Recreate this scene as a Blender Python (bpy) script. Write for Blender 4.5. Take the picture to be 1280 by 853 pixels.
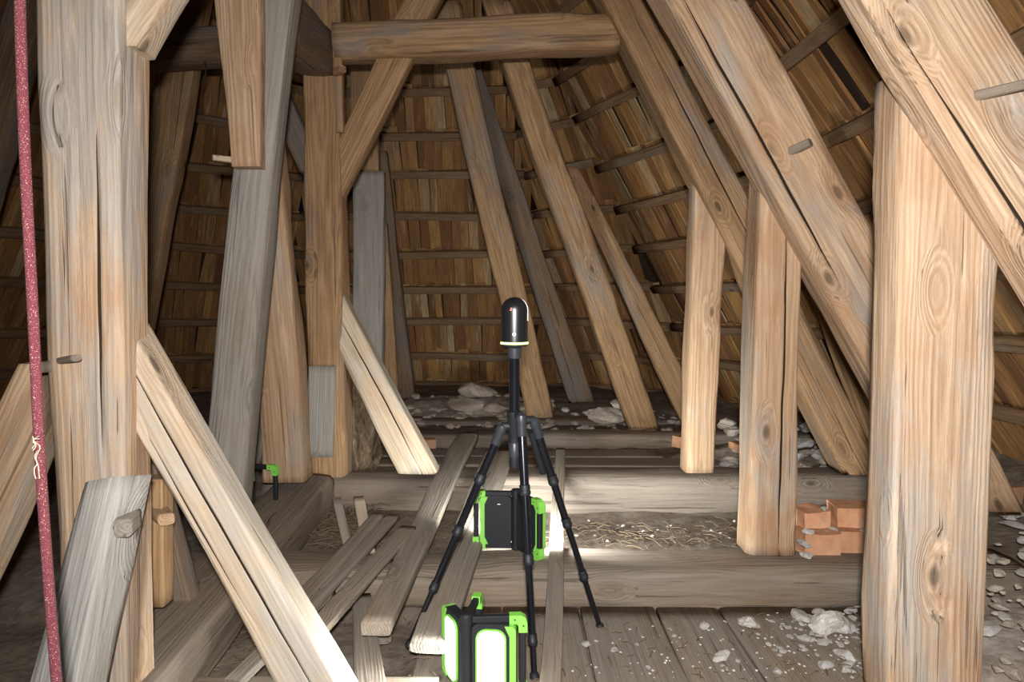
import bpy, bmesh, math, random
from mathutils import Vector, Matrix, noise
random.seed(7)
for o in list(bpy.data.objects): bpy.data.objects.remove(o)
scn = bpy.context.scene
COL = scn.collection
R = math.radians

# ------------------------------------------------------------------ camera
CAMZ, PITCH, F = 1.03, R(3.0), 853.33
cd = bpy.data.cameras.new('camera'); cam = bpy.data.objects.new('camera', cd); COL.objects.link(cam)
cam.location = (0, 0, CAMZ); cam.rotation_euler = (R(90) - PITCH, 0, 0)
cd.sensor_width = 36; cd.lens = 24; cd.clip_start = 0.02; cd.clip_end = 60
scn.camera = cam
# ------------------------------------------------------------------ world, lights, exposure
w = bpy.data.worlds.new('world'); scn.world = w; w.use_nodes = True
w.node_tree.nodes['Background'].inputs[0].default_value = (0.55, 0.62, 0.8, 1)
w.node_tree.nodes['Background'].inputs[1].default_value = 0.004
def area(name, loc, target, sx, sy, energy, color, parent=None, spread=180):
    l = bpy.data.lights.new(name, 'AREA'); l.shape = 'RECTANGLE'; l.size = sx; l.size_y = sy
    l.energy = energy; l.color = color; l.spread = R(spread)
    o = bpy.data.objects.new(name, l); COL.objects.link(o)
    o.location = loc; o.rotation_euler = (Vector(target) - Vector(loc)).to_track_quat('-Z', 'Y').to_euler()
    if parent: o.parent = parent
    return o
area('camera_flash', (0.0, -0.055, CAMZ + 0.10), (0.45, 3.0, CAMZ - 0.30), 0.06, 0.035, 57, (1.0, 0.98, 0.95), spread=140)
LED_POWER = {'front': 2.6, 'middle': 11.0}
scn.view_settings.view_transform = 'Standard'; scn.view_settings.look = 'None'
scn.view_settings.gamma = 1; scn.view_settings.use_curve_mapping = False
scn.view_settings.exposure = 0.0

# ------------------------------------------------------------------ pixel helpers (1280 x 853 frame)
CS, SN = math.cos(PITCH), math.sin(PITCH)
def ray(px, py):
    u = (px - 640) / F; v = (426.5 - py) / F
    return Vector((u, CS + v * SN, -SN + v * CS))
def P(px, py, Y):
    d = ray(px, py); return Vector((0, 0, CAMZ)) + d * (Y / d.y)
def G(px, py, z=0.0):
    d = ray(px, py); return Vector((0, 0, CAMZ)) + d * ((z - CAMZ) / d.z)
def proj(p):
    q = Vector(p) - Vector((0, 0, CAMZ)); d = q.y * CS - q.z * SN
    if d < 0.05: return None
    return (640 + F * q.x / d, 426.5 - F * (q.z * CS + q.y * SN) / d, d)

# ------------------------------------------------------------------ materials
def mat(name):
    m = bpy.data.materials.new(name); m.use_nodes = True
    nt = m.node_tree; b = nt.nodes['Principled BSDF']; return m, nt, b
class NB:
    def __init__(s, nt): s.nt = nt
    def n(s, typ, **kw):
        x = s.nt.nodes.new(typ)
        for k, v in kw.items():
            if k in x.inputs: x.inputs[k].default_value = v
            else: setattr(x, k, v)
        return x
    def l(s, a, b): s.nt.links.new(a, b)
    def mapping(s, vec, scale):
        m = s.n('ShaderNodeMapping'); m.inputs['Scale'].default_value = scale; s.l(vec, m.inputs[0]); return m.outputs[0]
    def noise(s, vec, scale, detail=4, rough=.55, dist=0):
        x = s.n('ShaderNodeTexNoise'); x.inputs['Scale'].default_value = scale; x.inputs['Detail'].default_value = detail
        x.inputs['Roughness'].default_value = rough; x.inputs['Distortion'].default_value = dist; s.l(vec, x.inputs['Vector']); return x.outputs[0]
    def ramp(s, fac, stops):
        r = s.n('ShaderNodeValToRGB'); e = r.color_ramp.elements
        while len(e) < len(stops): e.new(0.5)
        for i, (p, c) in enumerate(stops):
            e[i].position = p; e[i].color = (c, c, c, 1) if not hasattr(c, '__len__') else (*c, 1)
        s.l(fac, r.inputs[0]); return r.outputs[0]
    def mix(s, fac, a, b, blend='MIX'):
        m = s.n('ShaderNodeMix'); m.data_type = 'RGBA'; m.blend_type = blend
        for inp, v in ((m.inputs[0], fac), (m.inputs[6], a), (m.inputs[7], b)):
            if hasattr(v, 'is_linked') or hasattr(v, 'links'): s.l(v, inp)
            elif hasattr(v, '__len__'): inp.default_value = (*v, 1)
            else: inp.default_value = v
        return m.outputs[2]
    def math(s, op, a, b=0.0):
        m = s.n('ShaderNodeMath'); m.operation = op
        for inp, v in ((m.inputs[0], a), (m.inputs[1], b)):
            if hasattr(v, 'links'): s.l(v, inp)
            else: inp.default_value = v
        return m.outputs[0]
def wood(name, light, dark, grey, gamt=0.3, rough=0.75, bump=0.5, ridge=60, island=False, streak=0.35):
    """long-grain timber: grain runs along the object's own Z axis"""
    m, nt, b = mat(name); N = NB(nt)
    tc = N.n('ShaderNodeTexCoord'); oi = N.n('ShaderNodeObjectInfo')
    rnd = oi.outputs['Random']
    if island:
        g = N.n('ShaderNodeNewGeometry'); rnd = g.outputs['Random Per Island']
    off = N.n('ShaderNodeCombineXYZ')
    r10 = N.math('MULTIPLY', rnd, 37.0); N.l(r10, off.inputs[0]); N.l(N.math('MULTIPLY', rnd, 53.0), off.inputs[1]); N.l(r10, off.inputs[2])
    add = N.n('ShaderNodeVectorMath'); add.operation = 'ADD'; N.l(tc.outputs['Object'], add.inputs[0]); N.l(off.outputs[0], add.inputs[1])
    v = add.outputs[0]
    # knots push the grain aside
    vo = N.n('ShaderNodeTexVoronoi'); vo.inputs['Scale'].default_value = 3.4; N.l(N.mapping(v, (1.7, 1.7, .75)), vo.inputs['Vector'])
    kd = vo.outputs['Distance']; bend = N.ramp(kd, [(.02, 1), (.30, 0)])
    dv = N.n('ShaderNodeCombineXYZ'); N.l(N.math('MULTIPLY', bend, .05), dv.inputs[0]); N.l(N.math('MULTIPLY', bend, .03), dv.inputs[1])
    ad2 = N.n('ShaderNodeVectorMath'); N.l(v, ad2.inputs[0]); N.l(dv.outputs[0], ad2.inputs[1]); v = ad2.outputs[0]
    fine = N.noise(N.mapping(v, (1, 1, .035)), 75, 9, .72, .25)
    broad = N.noise(N.mapping(v, (1, 1, .16)), 10, 8, .62, .5)
    patch = N.noise(N.mapping(v, (1, 1, .55)), 7, 6, .6, .2)
    speck = N.noise(v, 260, 3, .7)
    wv = N.n('ShaderNodeTexWave'); wv.wave_type = 'RINGS'; wv.rings_direction = 'Z'
    wv.inputs['Scale'].default_value = ridge * .62; wv.inputs['Distortion'].default_value = 9.0
    wv.inputs['Detail'].default_value = 3; wv.inputs['Detail Scale'].default_value = .45; wv.inputs['Detail Roughness'].default_value = .6
    ad3 = N.n('ShaderNodeVectorMath'); N.l(tc.outputs['Object'], ad3.inputs[0]); N.l(dv.outputs[0], ad3.inputs[1])
    N.l(N.mapping(ad3.outputs[0], (1, 1, .09)), wv.inputs['Vector'])
    ring = wv.outputs['Fac']
    mixf = N.math('ADD', N.math('MULTIPLY', fine, .62), N.math('ADD', N.math('MULTIPLY', broad, .42), N.math('MULTIPLY', ring, .15)))
    c = N.mix(N.ramp(mixf, [(.40, 0), (.78, 1)]), dark, light)
    c = N.mix(N.math('MULTIPLY', rnd, .22), c, tuple(x * .62 for x in light))
    c = N.mix(N.ramp(patch, [(.50, 0), (.70, .55)]), c, (dark[0] * 1.15, dark[1] * .98, dark[2] * .85))
    gn = N.noise(N.mapping(v, (1, 1, .28)), 3.6, 9, .68, .3)
    c = N.mix(N.ramp(gn, [(.62 - gamt * .5, 0), (.72 - gamt * .45, .85)]), c, N.mix(N.ramp(fine, [(.35, 0), (.65, 1)]), tuple(x * .66 for x in grey), tuple(x * 1.08 for x in grey)))
    st = N.noise(N.mapping(v, (1, 1, .09)), 16, 7, .66, .2)
    c = N.mix(N.math('MULTIPLY', N.ramp(st, [(.56, 0), (.68, 1)]), streak), c, tuple(min(1, x * 1.3 + .05) for x in light))
    kn = N.ramp(kd, [(.045, 1), (.095, 0)])
    c = N.mix(N.math('MULTIPLY', kn, .8), c, tuple(x * .3 for x in dark))
    c = N.mix(N.math('MULTIPLY', N.ramp(kd, [(.09, 0), (.13, .5), (.2, 0)]), .8), c, tuple(x * .8 for x in dark))
    ck = N.noise(N.mapping(v, (1, 1, .025)), 46, 3, .55, .25)
    ckm = N.ramp(ck, [(.315, 1), (.345, 0)])
    c = N.mix(N.math('MULTIPLY', ckm, .55), c, tuple(x * .22 for x in dark))
    c = N.mix(N.ramp(speck, [(.64, 0), (.72, .4)]), c, (.55, .52, .48))
    c = N.mix(N.ramp(speck, [(.28, .45), (.36, 0)]), c, tuple(x * .3 for x in dark))
    N.l(c, b.inputs['Base Color'])
    b.inputs['Roughness'].default_value = rough; b.inputs['Specular IOR Level'].default_value = .32
    h = N.math('SUBTRACT', N.math('ADD', N.math('MULTIPLY', fine, 1.0), N.math('ADD', N.math('MULTIPLY', ring, .22), N.math('MULTIPLY', broad, .6))), N.math('MULTIPLY', ckm, .8))
    bp = N.n('ShaderNodeBump'); bp.inputs['Strength'].default_value = bump; bp.inputs['Distance'].default_value = .007
    N.l(h, bp.inputs['Height']); N.l(bp.outputs[0], b.inputs['Normal'])
    return m
def plain(name, col, rough=.5, metal=0, spec=.5, emit=None, bump=0, var=.15, scale=60):
    m, nt, b = mat(name); N = NB(nt)
    tc = N.n('ShaderNodeTexCoord'); ns = N.noise(tc.outputs['Object'], scale, 3)
    N.l(N.mix(ns, tuple(x * (1 - var) for x in col), tuple(min(1, x * (1 + var)) for x in col)), b.inputs['Base Color'])
    b.inputs['Roughness'].default_value = rough; b.inputs['Metallic'].default_value = metal; b.inputs['Specular IOR Level'].default_value = spec
    if emit: b.inputs['Emission Color'].default_value = (*emit[0], 1); b.inputs['Emission Strength'].default_value = emit[1]
    if bump:
        bp = N.n('ShaderNodeBump'); bp.inputs['Strength'].default_value = bump; bp.inputs['Distance'].default_value = .003
        N.l(ns, bp.inputs['Height']); N.l(bp.outputs[0], b.inputs['Normal'])
    return m
def mineral(name, a, bcol, cc, scale=18, rough=.95, bump=.8, rnd=True):
    m, nt, b = mat(name); N = NB(nt)
    tc = N.n('ShaderNodeTexCoord'); v = tc.outputs['Object']
    n1 = N.noise(v, scale, 6, .65, .3); n2 = N.noise(v, scale * .22, 4, .6)
    c = N.mix(N.ramp(n1, [(.35, 0), (.65, 1)]), a, bcol)
    c = N.mix(N.ramp(n2, [(.52, 0), (.66, .8)]), c, cc)
    if rnd:
        oi = N.n('ShaderNodeObjectInfo'); c = N.mix(N.math('MULTIPLY', oi.outputs['Random'], .4), c, tuple(x * .6 for x in a))
    N.l(c, b.inputs['Base Color']); b.inputs['Roughness'].default_value = rough; b.inputs['Specular IOR Level'].default_value = .15
    bp = N.n('ShaderNodeBump'); bp.inputs['Strength'].default_value = bump; bp.inputs['Distance'].default_value = .008
    N.l(n1, bp.inputs['Height']); N.l(bp.outputs[0], b.inputs['Normal'])
    return m
M = {}
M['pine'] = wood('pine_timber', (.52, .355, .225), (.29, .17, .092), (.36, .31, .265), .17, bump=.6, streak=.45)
M['pine_near'] = wood('pale_dusty_pine', (.60, .43, .29), (.35, .215, .125), (.43, .385, .34), .22, bump=.75, streak=.6)  # paler, dustier pine of the near posts and brace
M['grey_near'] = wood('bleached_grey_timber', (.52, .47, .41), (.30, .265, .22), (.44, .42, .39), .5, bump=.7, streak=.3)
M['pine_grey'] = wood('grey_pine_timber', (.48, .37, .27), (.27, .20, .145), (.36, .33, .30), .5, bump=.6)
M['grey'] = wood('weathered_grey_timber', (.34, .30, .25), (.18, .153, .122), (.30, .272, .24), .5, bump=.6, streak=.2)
M['brown'] = wood('brown_timber', (.42, .255, .13), (.18, .10, .048), (.25, .20, .165), .18, bump=.6, streak=.3)
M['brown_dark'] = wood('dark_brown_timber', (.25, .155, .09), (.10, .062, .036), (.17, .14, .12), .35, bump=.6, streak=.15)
M['pale'] = wood('pale_sawn_timber', (.62, .50, .37), (.38, .275, .18), (.47, .43, .38), .34, bump=.4)
M['sill'] = wood('dusty_sill_timber', (.275, .21, .155), (.155, .113, .079), (.235, .195, .158), .40, bump=.7, streak=.15)
M['plank'] = wood('dusty_plank', (.33, .27, .205), (.18, .135, .097), (.27, .235, .20), .4, bump=.5, streak=.2)
M['batten'] = wood('roof_batten_wood', (.30, .18, .095), (.13, .073, .037), (.22, .17, .125), .2, bump=.5, streak=.15)
def shingle_mat(name, island):
    m, nt, b = mat(name); N = NB(nt)
    tc = N.n('ShaderNodeTexCoord'); rnd = (N.n('ShaderNodeNewGeometry').outputs['Random Per Island'] if island else N.n('ShaderNodeObjectInfo').outputs['Random'])
    off = N.n('ShaderNodeCombineXYZ'); N.l(N.math('MULTIPLY', rnd, 41.0), off.inputs[0]); N.l(N.math('MULTIPLY', rnd, 19.0), off.inputs[2])
    add = N.n('ShaderNodeVectorMath'); N.l(tc.outputs['Object'], add.inputs[0]); N.l(off.outputs[0], add.inputs[1]); v = add.outputs[0]
    base = N.ramp(rnd, [(0, (.20, .088, .032)), (.25, (.38, .185, .062)), (.5, (.28, .125, .042)), (.72, (.54, .295, .105)), (.85, (.34, .165, .06)), (1, (.58, .41, .22))])
    fine = N.noise(N.mapping(v, (1, 1, .06)), 90, 4, .6, .3); br = N.noise(N.mapping(v, (1, 1, .3)), 9, 4, .6)
    c = N.mix(N.ramp(fine, [(.3, .62), (.65, 0)]), base, (.07, .038, .02))
    c = N.mix(N.ramp(br, [(.5, 0), (.68, .6)]), c, (.11, .075, .05))
    wt = N.noise(N.mapping(v, (1, 1, .12)), 22, 3, .6); c = N.mix(N.ramp(wt, [(.60, 0), (.72, .5)]), c, (.56, .46, .34))
    N.l(c, b.inputs['Base Color']); b.inputs['Roughness'].default_value = .8; b.inputs['Specular IOR Level'].default_value = .3
    bp = N.n('ShaderNodeBump'); bp.inputs['Strength'].default_value = .5; bp.inputs['Distance'].default_value = .004
    N.l(fine, bp.inputs['Height']); N.l(bp.outputs[0], b.inputs['Normal'])
    return m
M['shingle'] = shingle_mat('split_shingle', False); M['shingle_far'] = shingle_mat('split_shingle_joined', True)
M['backing'] = plain('dark_roof_backing', (.05, .032, .02), .9, spec=.1)
M['crack'] = plain('painted_crack_shade', (.045, .030, .02), .95, spec=.05)  # dark colour painted in for the shade inside the cracks
M['earth'] = mineral('attic_dust', (.22, .175, .135), (.13, .10, .077), (.28, .24, .20), 26, rnd=False)
M['rubble_dust'] = mineral('lime_dust_heap', (.46, .40, .34), (.26, .21, .17), (.60, .56, .51), 22, rnd=False)
M['plaster'] = mineral('lime_plaster', (.74, .71, .67), (.50, .46, .42), (.80, .78, .74), 30)
M['stone'] = mineral('dusty_rubble_stone', (.60, .51, .43), (.40, .32, .25), (.68, .62, .55), 14)
M['brick'] = mineral('red_brick', (.66, .35, .20), (.52, .25, .14), (.70, .46, .32), 20, bump=.5)
M['mortar'] = mineral('lime_mortar', (.62, .58, .53), (.42, .38, .34), (.7, .68, .64), 40)
M['rot'] = mineral('rotten_wood', (.22, .15, .095), (.085, .055, .035), (.30, .24, .17), 22)
M['straw'] = plain('straw_and_splinters', (.13, .09, .055), .85, var=.5, scale=20)
M['black'] = plain('black_rubber', (.012, .0135, .017), .55, spec=.4, var=.1)
M['blackgloss'] = plain('black_anodised_shell', (.008, .0085, .011), .33, spec=.6, var=.1)
M['carbon'] = plain('black_tube', (.012, .0135, .019), .22, metal=.5, spec=.8)
M['darkgrey'] = plain('dark_grey_plastic', (.030, .033, .04), .4)
M['green'] = plain('lime_green_plastic', (.22, .60, .085), .5, var=.06)
M['glow'] = plain('led_panel', (1, 1, 1), .3, emit=((.93, 1.0, .97), 26), var=0)
M['led_off'] = plain('unlit_led_panel', (.55, .55, .45), .3, var=.05)
M['ringglow'] = plain('lime_light_ring', (.8, 1, .3), .4, emit=((.80, 1.0, .30), 2.2), var=0)
M['white'] = plain('white_print', (.85, .85, .83), .5, var=.05)
M['red'] = plain('red_print', (.75, .09, .05), .5, var=.05)
M['iron'] = plain('rusty_iron', (.06, .045, .035), .7, metal=.6)

# ------------------------------------------------------------------ object helpers
def tag(o, label=None, cat=None, group=None, kind=None):
    if label: o['label'] = label
    if cat: o['category'] = cat
    if group: o['group'] = group
    if kind: o['kind'] = kind
    return o
def link(name, me, m=None, parent=None, smooth=False):
    if m and not me.materials: me.materials.append(m)
    if smooth:
        for p in me.polygons: p.use_smooth = True
    o = bpy.data.objects.new(name, me); COL.objects.link(o)
    if parent: o.parent = parent
    return o
def from_bm(name, bm, m=None, parent=None, smooth=False):
    bmesh.ops.recalc_face_normals(bm, faces=bm.faces)
    me = bpy.data.meshes.new(name); bm.to_mesh(me); bm.free(); return link(name, me, m, parent, smooth)
def empty(name, loc, rz=0, parent=None):
    o = bpy.data.objects.new(name, None); o.empty_display_size = .05; COL.objects.link(o); o.location = loc; o.rotation_euler = (0, 0, rz)
    if parent: o.parent = parent
    return o
def frame(A, B, face):
    z = (B - A).normalized(); n = Vector(face); n = (n - z * n.dot(z)).normalized()  # n: outward normal of the front face
    y = -n; x = y.cross(z); return Matrix((x, y, z)).transposed()                     # local -Y is the front face
def profile(r, k=5):
    """unit rounded square -1..1, extra points along sides"""
    pts = []
    for (cx, cy, a0) in ((1, 1, 0), (-1, 1, 90), (-1, -1, 180), (1, -1, 270)):
        for i in range(4):
            a = R(a0 + i * 30); pts.append(((cx * (1 - r)) + r * math.cos(a), (cy * (1 - r)) + r * math.sin(a)))
        a1 = R(a0 + 90)
        ex, ey = cx * (1 - r) + r * math.cos(a1), cy * (1 - r) + r * math.sin(a1)
        nx, ny = {0: (-1, 1), 90: (-1, -1), 180: (1, -1), 270: (1, 1)}[a0]
        c2 = {0: (-(1 - r), 1), 90: (-1, -(1 - r)), 180: ((1 - r), -1), 270: (1, (1 - r))}[a0]
        for i in range(1, k):
            t = i / k; pts.append((ex * (1 - t) + c2[0] * t, ey * (1 - t) + c2[1] * t))
    return pts
def beam_mesh(name, L, w0, w1, d0, d1, rad=.12, wob=.006, bow=0, cracks=(), step=.04, seed=0, wane=.22, cuts=(0, 0), ycuts=(0, 0)):
    """hewn timber along +Z. cracks: (x offset -1..1 on the front face, z0, z1, depth). cuts: slope of the end faces across x"""
    n = max(4, int(L / step)); pr = profile(rad, 30 if cracks else 4); bm = bmesh.new(); rings = []; deep = set()
    sd = Vector((seed * 3.17, seed * 1.3, seed * 7.7))
    for i in range(n + 1):
        t = i / n; zc = t * L; hw = (w0 * (1 - t) + w1 * t) / 2; hd = (d0 * (1 - t) + d1 * t) / 2
        bx = noise.noise(Vector((zc * .9, 0, 0)) + sd) * wob * 1.6 + bow * math.sin(math.pi * t)
        by = noise.noise(Vector((zc * .9, 5, 0)) + sd) * wob
        ring = []; flags = []
        for (x, y) in pr:
            inside = False
            q = Vector((x * .8, y * .8, zc * 1.9)) + sd
            a = 1 + noise.noise(q) * wob * 9 + noise.noise(q * Vector((4, 4, 3)) if False else Vector((x * 3.2, y * 3.2, zc * 5)) + sd) * wob * 2.6
            cr = max(0, min(abs(x), abs(y)) - (1 - rad * 2.2)) / (rad * 2.2)
            wn = max(0, noise.noise(Vector((round(x) * 7.0, round(y) * 5.0, zc * 2.6)) + sd) + .25) * wane * cr
            a -= wn
            X, Y = x * hw * a + bx, y * hd * a + by
            for (cx, z0, z1, dp) in cracks:
                if y < -.8 and z0 < zc < z1:
                    cs = -(1 - rad) + round((cx + 1 - rad) / (2 * (1 - rad) / 30)) * (2 * (1 - rad) / 30)     # nearest column of points
                    e = max(0, min(1, (zc - z0) / .3, (z1 - zc) / .3)); dx = x - cs; sp = 2 * (1 - rad) / 30
                    wand = (noise.noise(Vector((zc * 1.6, cx * 9, 0)) + sd) * .20 + noise.noise(Vector((zc * 9, cx * 9, 3)) + sd) * .03) * math.exp(-(dx / .35) ** 2)
                    X += wand * hw
                    if abs(dx) < sp * .5: Y += dp * (.3 + .7 * e); inside = True
                    elif abs(dx) < sp * 1.5: X -= dx * hw * (.25 + .72 * (1 - e))
            z = zc
            if i == 0: z += cuts[0] * x * hw + ycuts[0] * y * hd
            if i == n: z += cuts[1] * x * hw + ycuts[1] * y * hd
            vv = bm.verts.new((X, Y, z)); ring.append(vv)
            if inside: deep.add(vv)
        rings.append(ring)
    k = len(pr)
    for a, b in zip(rings, rings[1:]):
        for j in range(k): bm.faces.new((a[j], a[(j + 1) % k], b[(j + 1) % k], b[j]))
    bm.faces.new(rings[0][::-1]); bm.faces.new(rings[-1])
    for f in bm.faces:
        f.smooth = len(f.verts) == 4
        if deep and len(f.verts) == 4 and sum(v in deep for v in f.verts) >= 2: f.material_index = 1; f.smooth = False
    bmesh.ops.recalc_face_normals(bm, faces=bm.faces)
    me = bpy.data.meshes.new(name); bm.to_mesh(me); bm.free(); return me
SEED = [0]
def timber(name, label, cat, A, B, w, d, m, face=(0, -1, 0), front=True, parent=None, group=None, flat=None, **kw):
    """A (foot) to B: centre line of the FRONT face; w, d scalars or (foot, top)"""
    SEED[0] += 1
    w0, w1 = w if hasattr(w, '__len__') else (w, w); d0, d1 = d if hasattr(d, '__len__') else (d, d)
    A, B = Vector(A), Vector(B); L = (B - A).length
    mt = frame(A, B, face)
    if flat:      # ends sawn level
        c = -mt.col[0].z / mt.col[2].z; yc = -mt.col[1].z / mt.col[2].z; ex = kw.pop('cuts', (0, 0))
        kw['cuts'] = (c if flat[0] else ex[0], c if flat[1] else ex[1]); kw['ycuts'] = (yc if flat[0] else 0, yc if flat[1] else 0)
    me = beam_mesh(name, L, w0, w1, d0, d1, seed=SEED[0], **kw)
    o = link(name, me, M[m], None)
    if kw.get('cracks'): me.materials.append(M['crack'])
    o.matrix_world = Matrix.Translation(A + (mt.col[1] * (d0 / 2) if front else Vector((0, 0, 0)))) @ mt.to_4x4()
    if parent:
        mw = o.matrix_world.copy(); o.parent = parent; o.matrix_parent_inverse = parent.matrix_world.inverted(); o.matrix_world = mw
    if label: tag(o, label, cat, group)
    return o
def tpx(name, label, cat, foot, top, d, m, **kw):
    """foot/top: (x left, x right, y, distance) read off the photograph for the front face"""
    def ends(e):
        l, r = P(e[0], e[2], e[3]), P(e[1], e[2], e[3]); return (l + r) / 2, r - l
    A, va = ends(foot); B, vb = ends(top); z = (B - A).normalized()
    wa = (va - z * va.dot(z)).length; wb = (vb - z * vb.dot(z)).length
    if top[2] < 0:      # timbers that leave the picture go on up into the roof
        L = (B - A).length; B = B + z * .5; wb = wa + (wb - wa) * (L + .5) / L
    kw.setdefault('flat', (True, True))
    return timber(name, label, cat, A, B, (wa, wb), d, m, **kw)
def hpx(name, label, cat, left, right, d, m, **kw):
    """left/right: (x, y top, y bottom, distance) for beams lying across the view"""
    def ends(e):
        a, b = P(e[0], e[1], e[3]), P(e[0], e[2], e[3]); return (a + b) / 2, a - b
    A, va = ends(left); B, vb = ends(right); z = (B - A).normalized()
    wa = (va - z * va.dot(z)).length; wb = (vb - z * vb.dot(z)).length
    return timber(name, label, cat, A, B, (wa, wb), d, m, **kw)
def child_world(o, parent):
    mw = o.matrix_world.copy(); o.parent = parent; o.matrix_parent_inverse = parent.matrix_world.inverted(); o.matrix_world = mw
def peg(parent, px, py, Y, w, h, ln, m='grey', direction=(0, -1, 0), roll=0):
    """trenail head standing proud of a timber"""
    c = P(px, py, Y); dv = Vector(direction).normalized(); B = c + dv * ln; A = c - dv * .03
    me = beam_mesh('peg', (B - A).length, w, w * .8, h, h * .85, rad=.35, wob=.012, step=.012, seed=px)
    o = link('peg', me, M[m]); mt = frame(A, B, (math.sin(roll), 0, -math.cos(roll)))
    o.matrix_world = Matrix.Translation(A) @ mt.to_4x4(); bpy.context.view_layer.update()
    child_world(o, parent); return o
def box(bm, x0, x1, y0, y1, z0, z1, mtx=None):
    v = [bm.verts.new((x, y, z)) for z in (z0, z1) for y in (y0, y1) for x in (x0, x1)]
    for f in ((0, 1, 3, 2), (4, 6, 7, 5), (0, 4, 5, 1), (1, 5, 7, 3), (3, 7, 6, 2), (2, 6, 4, 0)): bm.faces.new([v[i] for i in f])
    if mtx: bmesh.ops.transform(bm, matrix=mtx, verts=v)
    return v
def rbox(name, x0, x1, y0, y1, z0, z1, m, parent=None, bev=.003, seg=2):
    bm = bmesh.new(); box(bm, x0, x1, y0, y1, z0, z1)
    bmesh.ops.bevel(bm, geom=bm.edges[:], offset=bev, segments=seg, affect='EDGES', profile=.5)
    return from_bm(name, bm, m, parent)
def lathe(name, prof, m, parent=None, n=40, smooth=True):
    bm = bmesh.new(); rings = []
    for (r, z) in prof:
        rings.append([bm.verts.new((r * math.cos(2 * math.pi * i / n), r * math.sin(2 * math.pi * i / n), z)) for i in range(n)])
    for a, b in zip(rings, rings[1:]):
        for i in range(n): bm.faces.new((a[i], a[(i + 1) % n], b[(i + 1) % n], b[i]))
    bm.faces.new(rings[0][::-1]); bm.faces.new(rings[-1])
    bmesh.ops.remove_doubles(bm, verts=bm.verts, dist=1e-6)
    o = from_bm(name, bm, m, parent, smooth)
    o.data.set_sharp_from_angle(angle=R(35)); return o
def tube(name, A, B, r0, r1, m, parent=None, n=16, sections=None):
    A, B = Vector(A), Vector(B); L = (B - A).length
    o = lathe(name, sections or [(r0, 0), (r1, L)], m, None, n)
    o.matrix_local = Matrix.Translation(A) @ (B - A).to_track_quat('Z', 'Y').to_matrix().to_4x4()
    if parent: o.parent = parent
    return o

# ================================================================== THE SETTING
# ---- roof: a steep shingled roof ending in a polygonal apse; each face is one stretch of the ceiling
BASE = [(2.6, -1.2), (2.6, 4.3), (1.80, 6.0), (.62, 7.05), (-2.3, 7.05), (-3.7, 6.0), (-4.3, 4.3), (-4.3, -1.2)]
INS = [.60, .56, .50, .46, .50, .55, .55]      # how far each face leans in per metre of height
CEN = Vector((-.85, 3.2, 0))
def face_line(i, z):
    a = Vector((*BASE[i], 0)); b = Vector((*BASE[i + 1], 0)); t = (b - a).normalized(); n = Vector((-t.y, t.x, 0))
    if n.dot(CEN - a) < 0: n = -n
    return a + n * INS[i] * z, t, n
def corner(i, z):
    if i == 0 or i == len(BASE) - 1:
        j = 0 if i == 0 else len(BASE) - 2
        p, t, n = face_line(j, z); q = Vector((*BASE[i], 0)); return Vector((p.x, q.y, z))
    p, t, n = face_line(i - 1, z); q, s, _ = face_line(i, z)
    den = t.x * s.y - t.y * s.x; d = q - p; u = (d.x * s.y - d.y * s.x) / den
    r = p + t * u; return Vector((r.x, r.y, z))
SH = []
for k in range(10):      # ten riven shingle shapes, shared
    rr = random.Random(k); wd = rr.uniform(.055, .108); bm = bmesh.new(); t0, t1 = rr.uniform(.010, .016), rr.uniform(.004, .008)
    L = .40; sk = rr.uniform(-.008, .008)
    ys = [(0, t0), (.5, (t0 + t1) / 2), (1, t1)]; cols = []
    for (t, th) in ys:
        b_ = rr.uniform(-.003, .003)
        cols.append([bm.verts.new((x * wd / 2 + sk * t, y, t * L + (rr.uniform(-.012, .012) if t in (0, 1) else 0))) for (x, y) in ((-1, b_), (1, b_ + rr.uniform(.0, .007)), (1, th + .006), (-1, th))])
    for a, b_ in zip(cols, cols[1:]):
        for j in range(4): bm.faces.new((a[j], a[(j + 1) % 4], b_[(j + 1) % 4], b_[j]))
    bm.faces.new(cols[0][::-1]); bm.faces.new(cols[-1])
    bmesh.ops.recalc_face_normals(bm, faces=bm.faces)
    me = bpy.data.meshes.new('shingle'); bm.to_mesh(me); bm.free(); me.materials.append(M['shingle']); SH.append((me, wd))
ROW0, DZ, NROW = .20, .326, 13
FACE_NAMES = ['right', 'right_rear', 'rear_right', 'rear', 'rear_left', 'left_rear', 'left']
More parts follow.
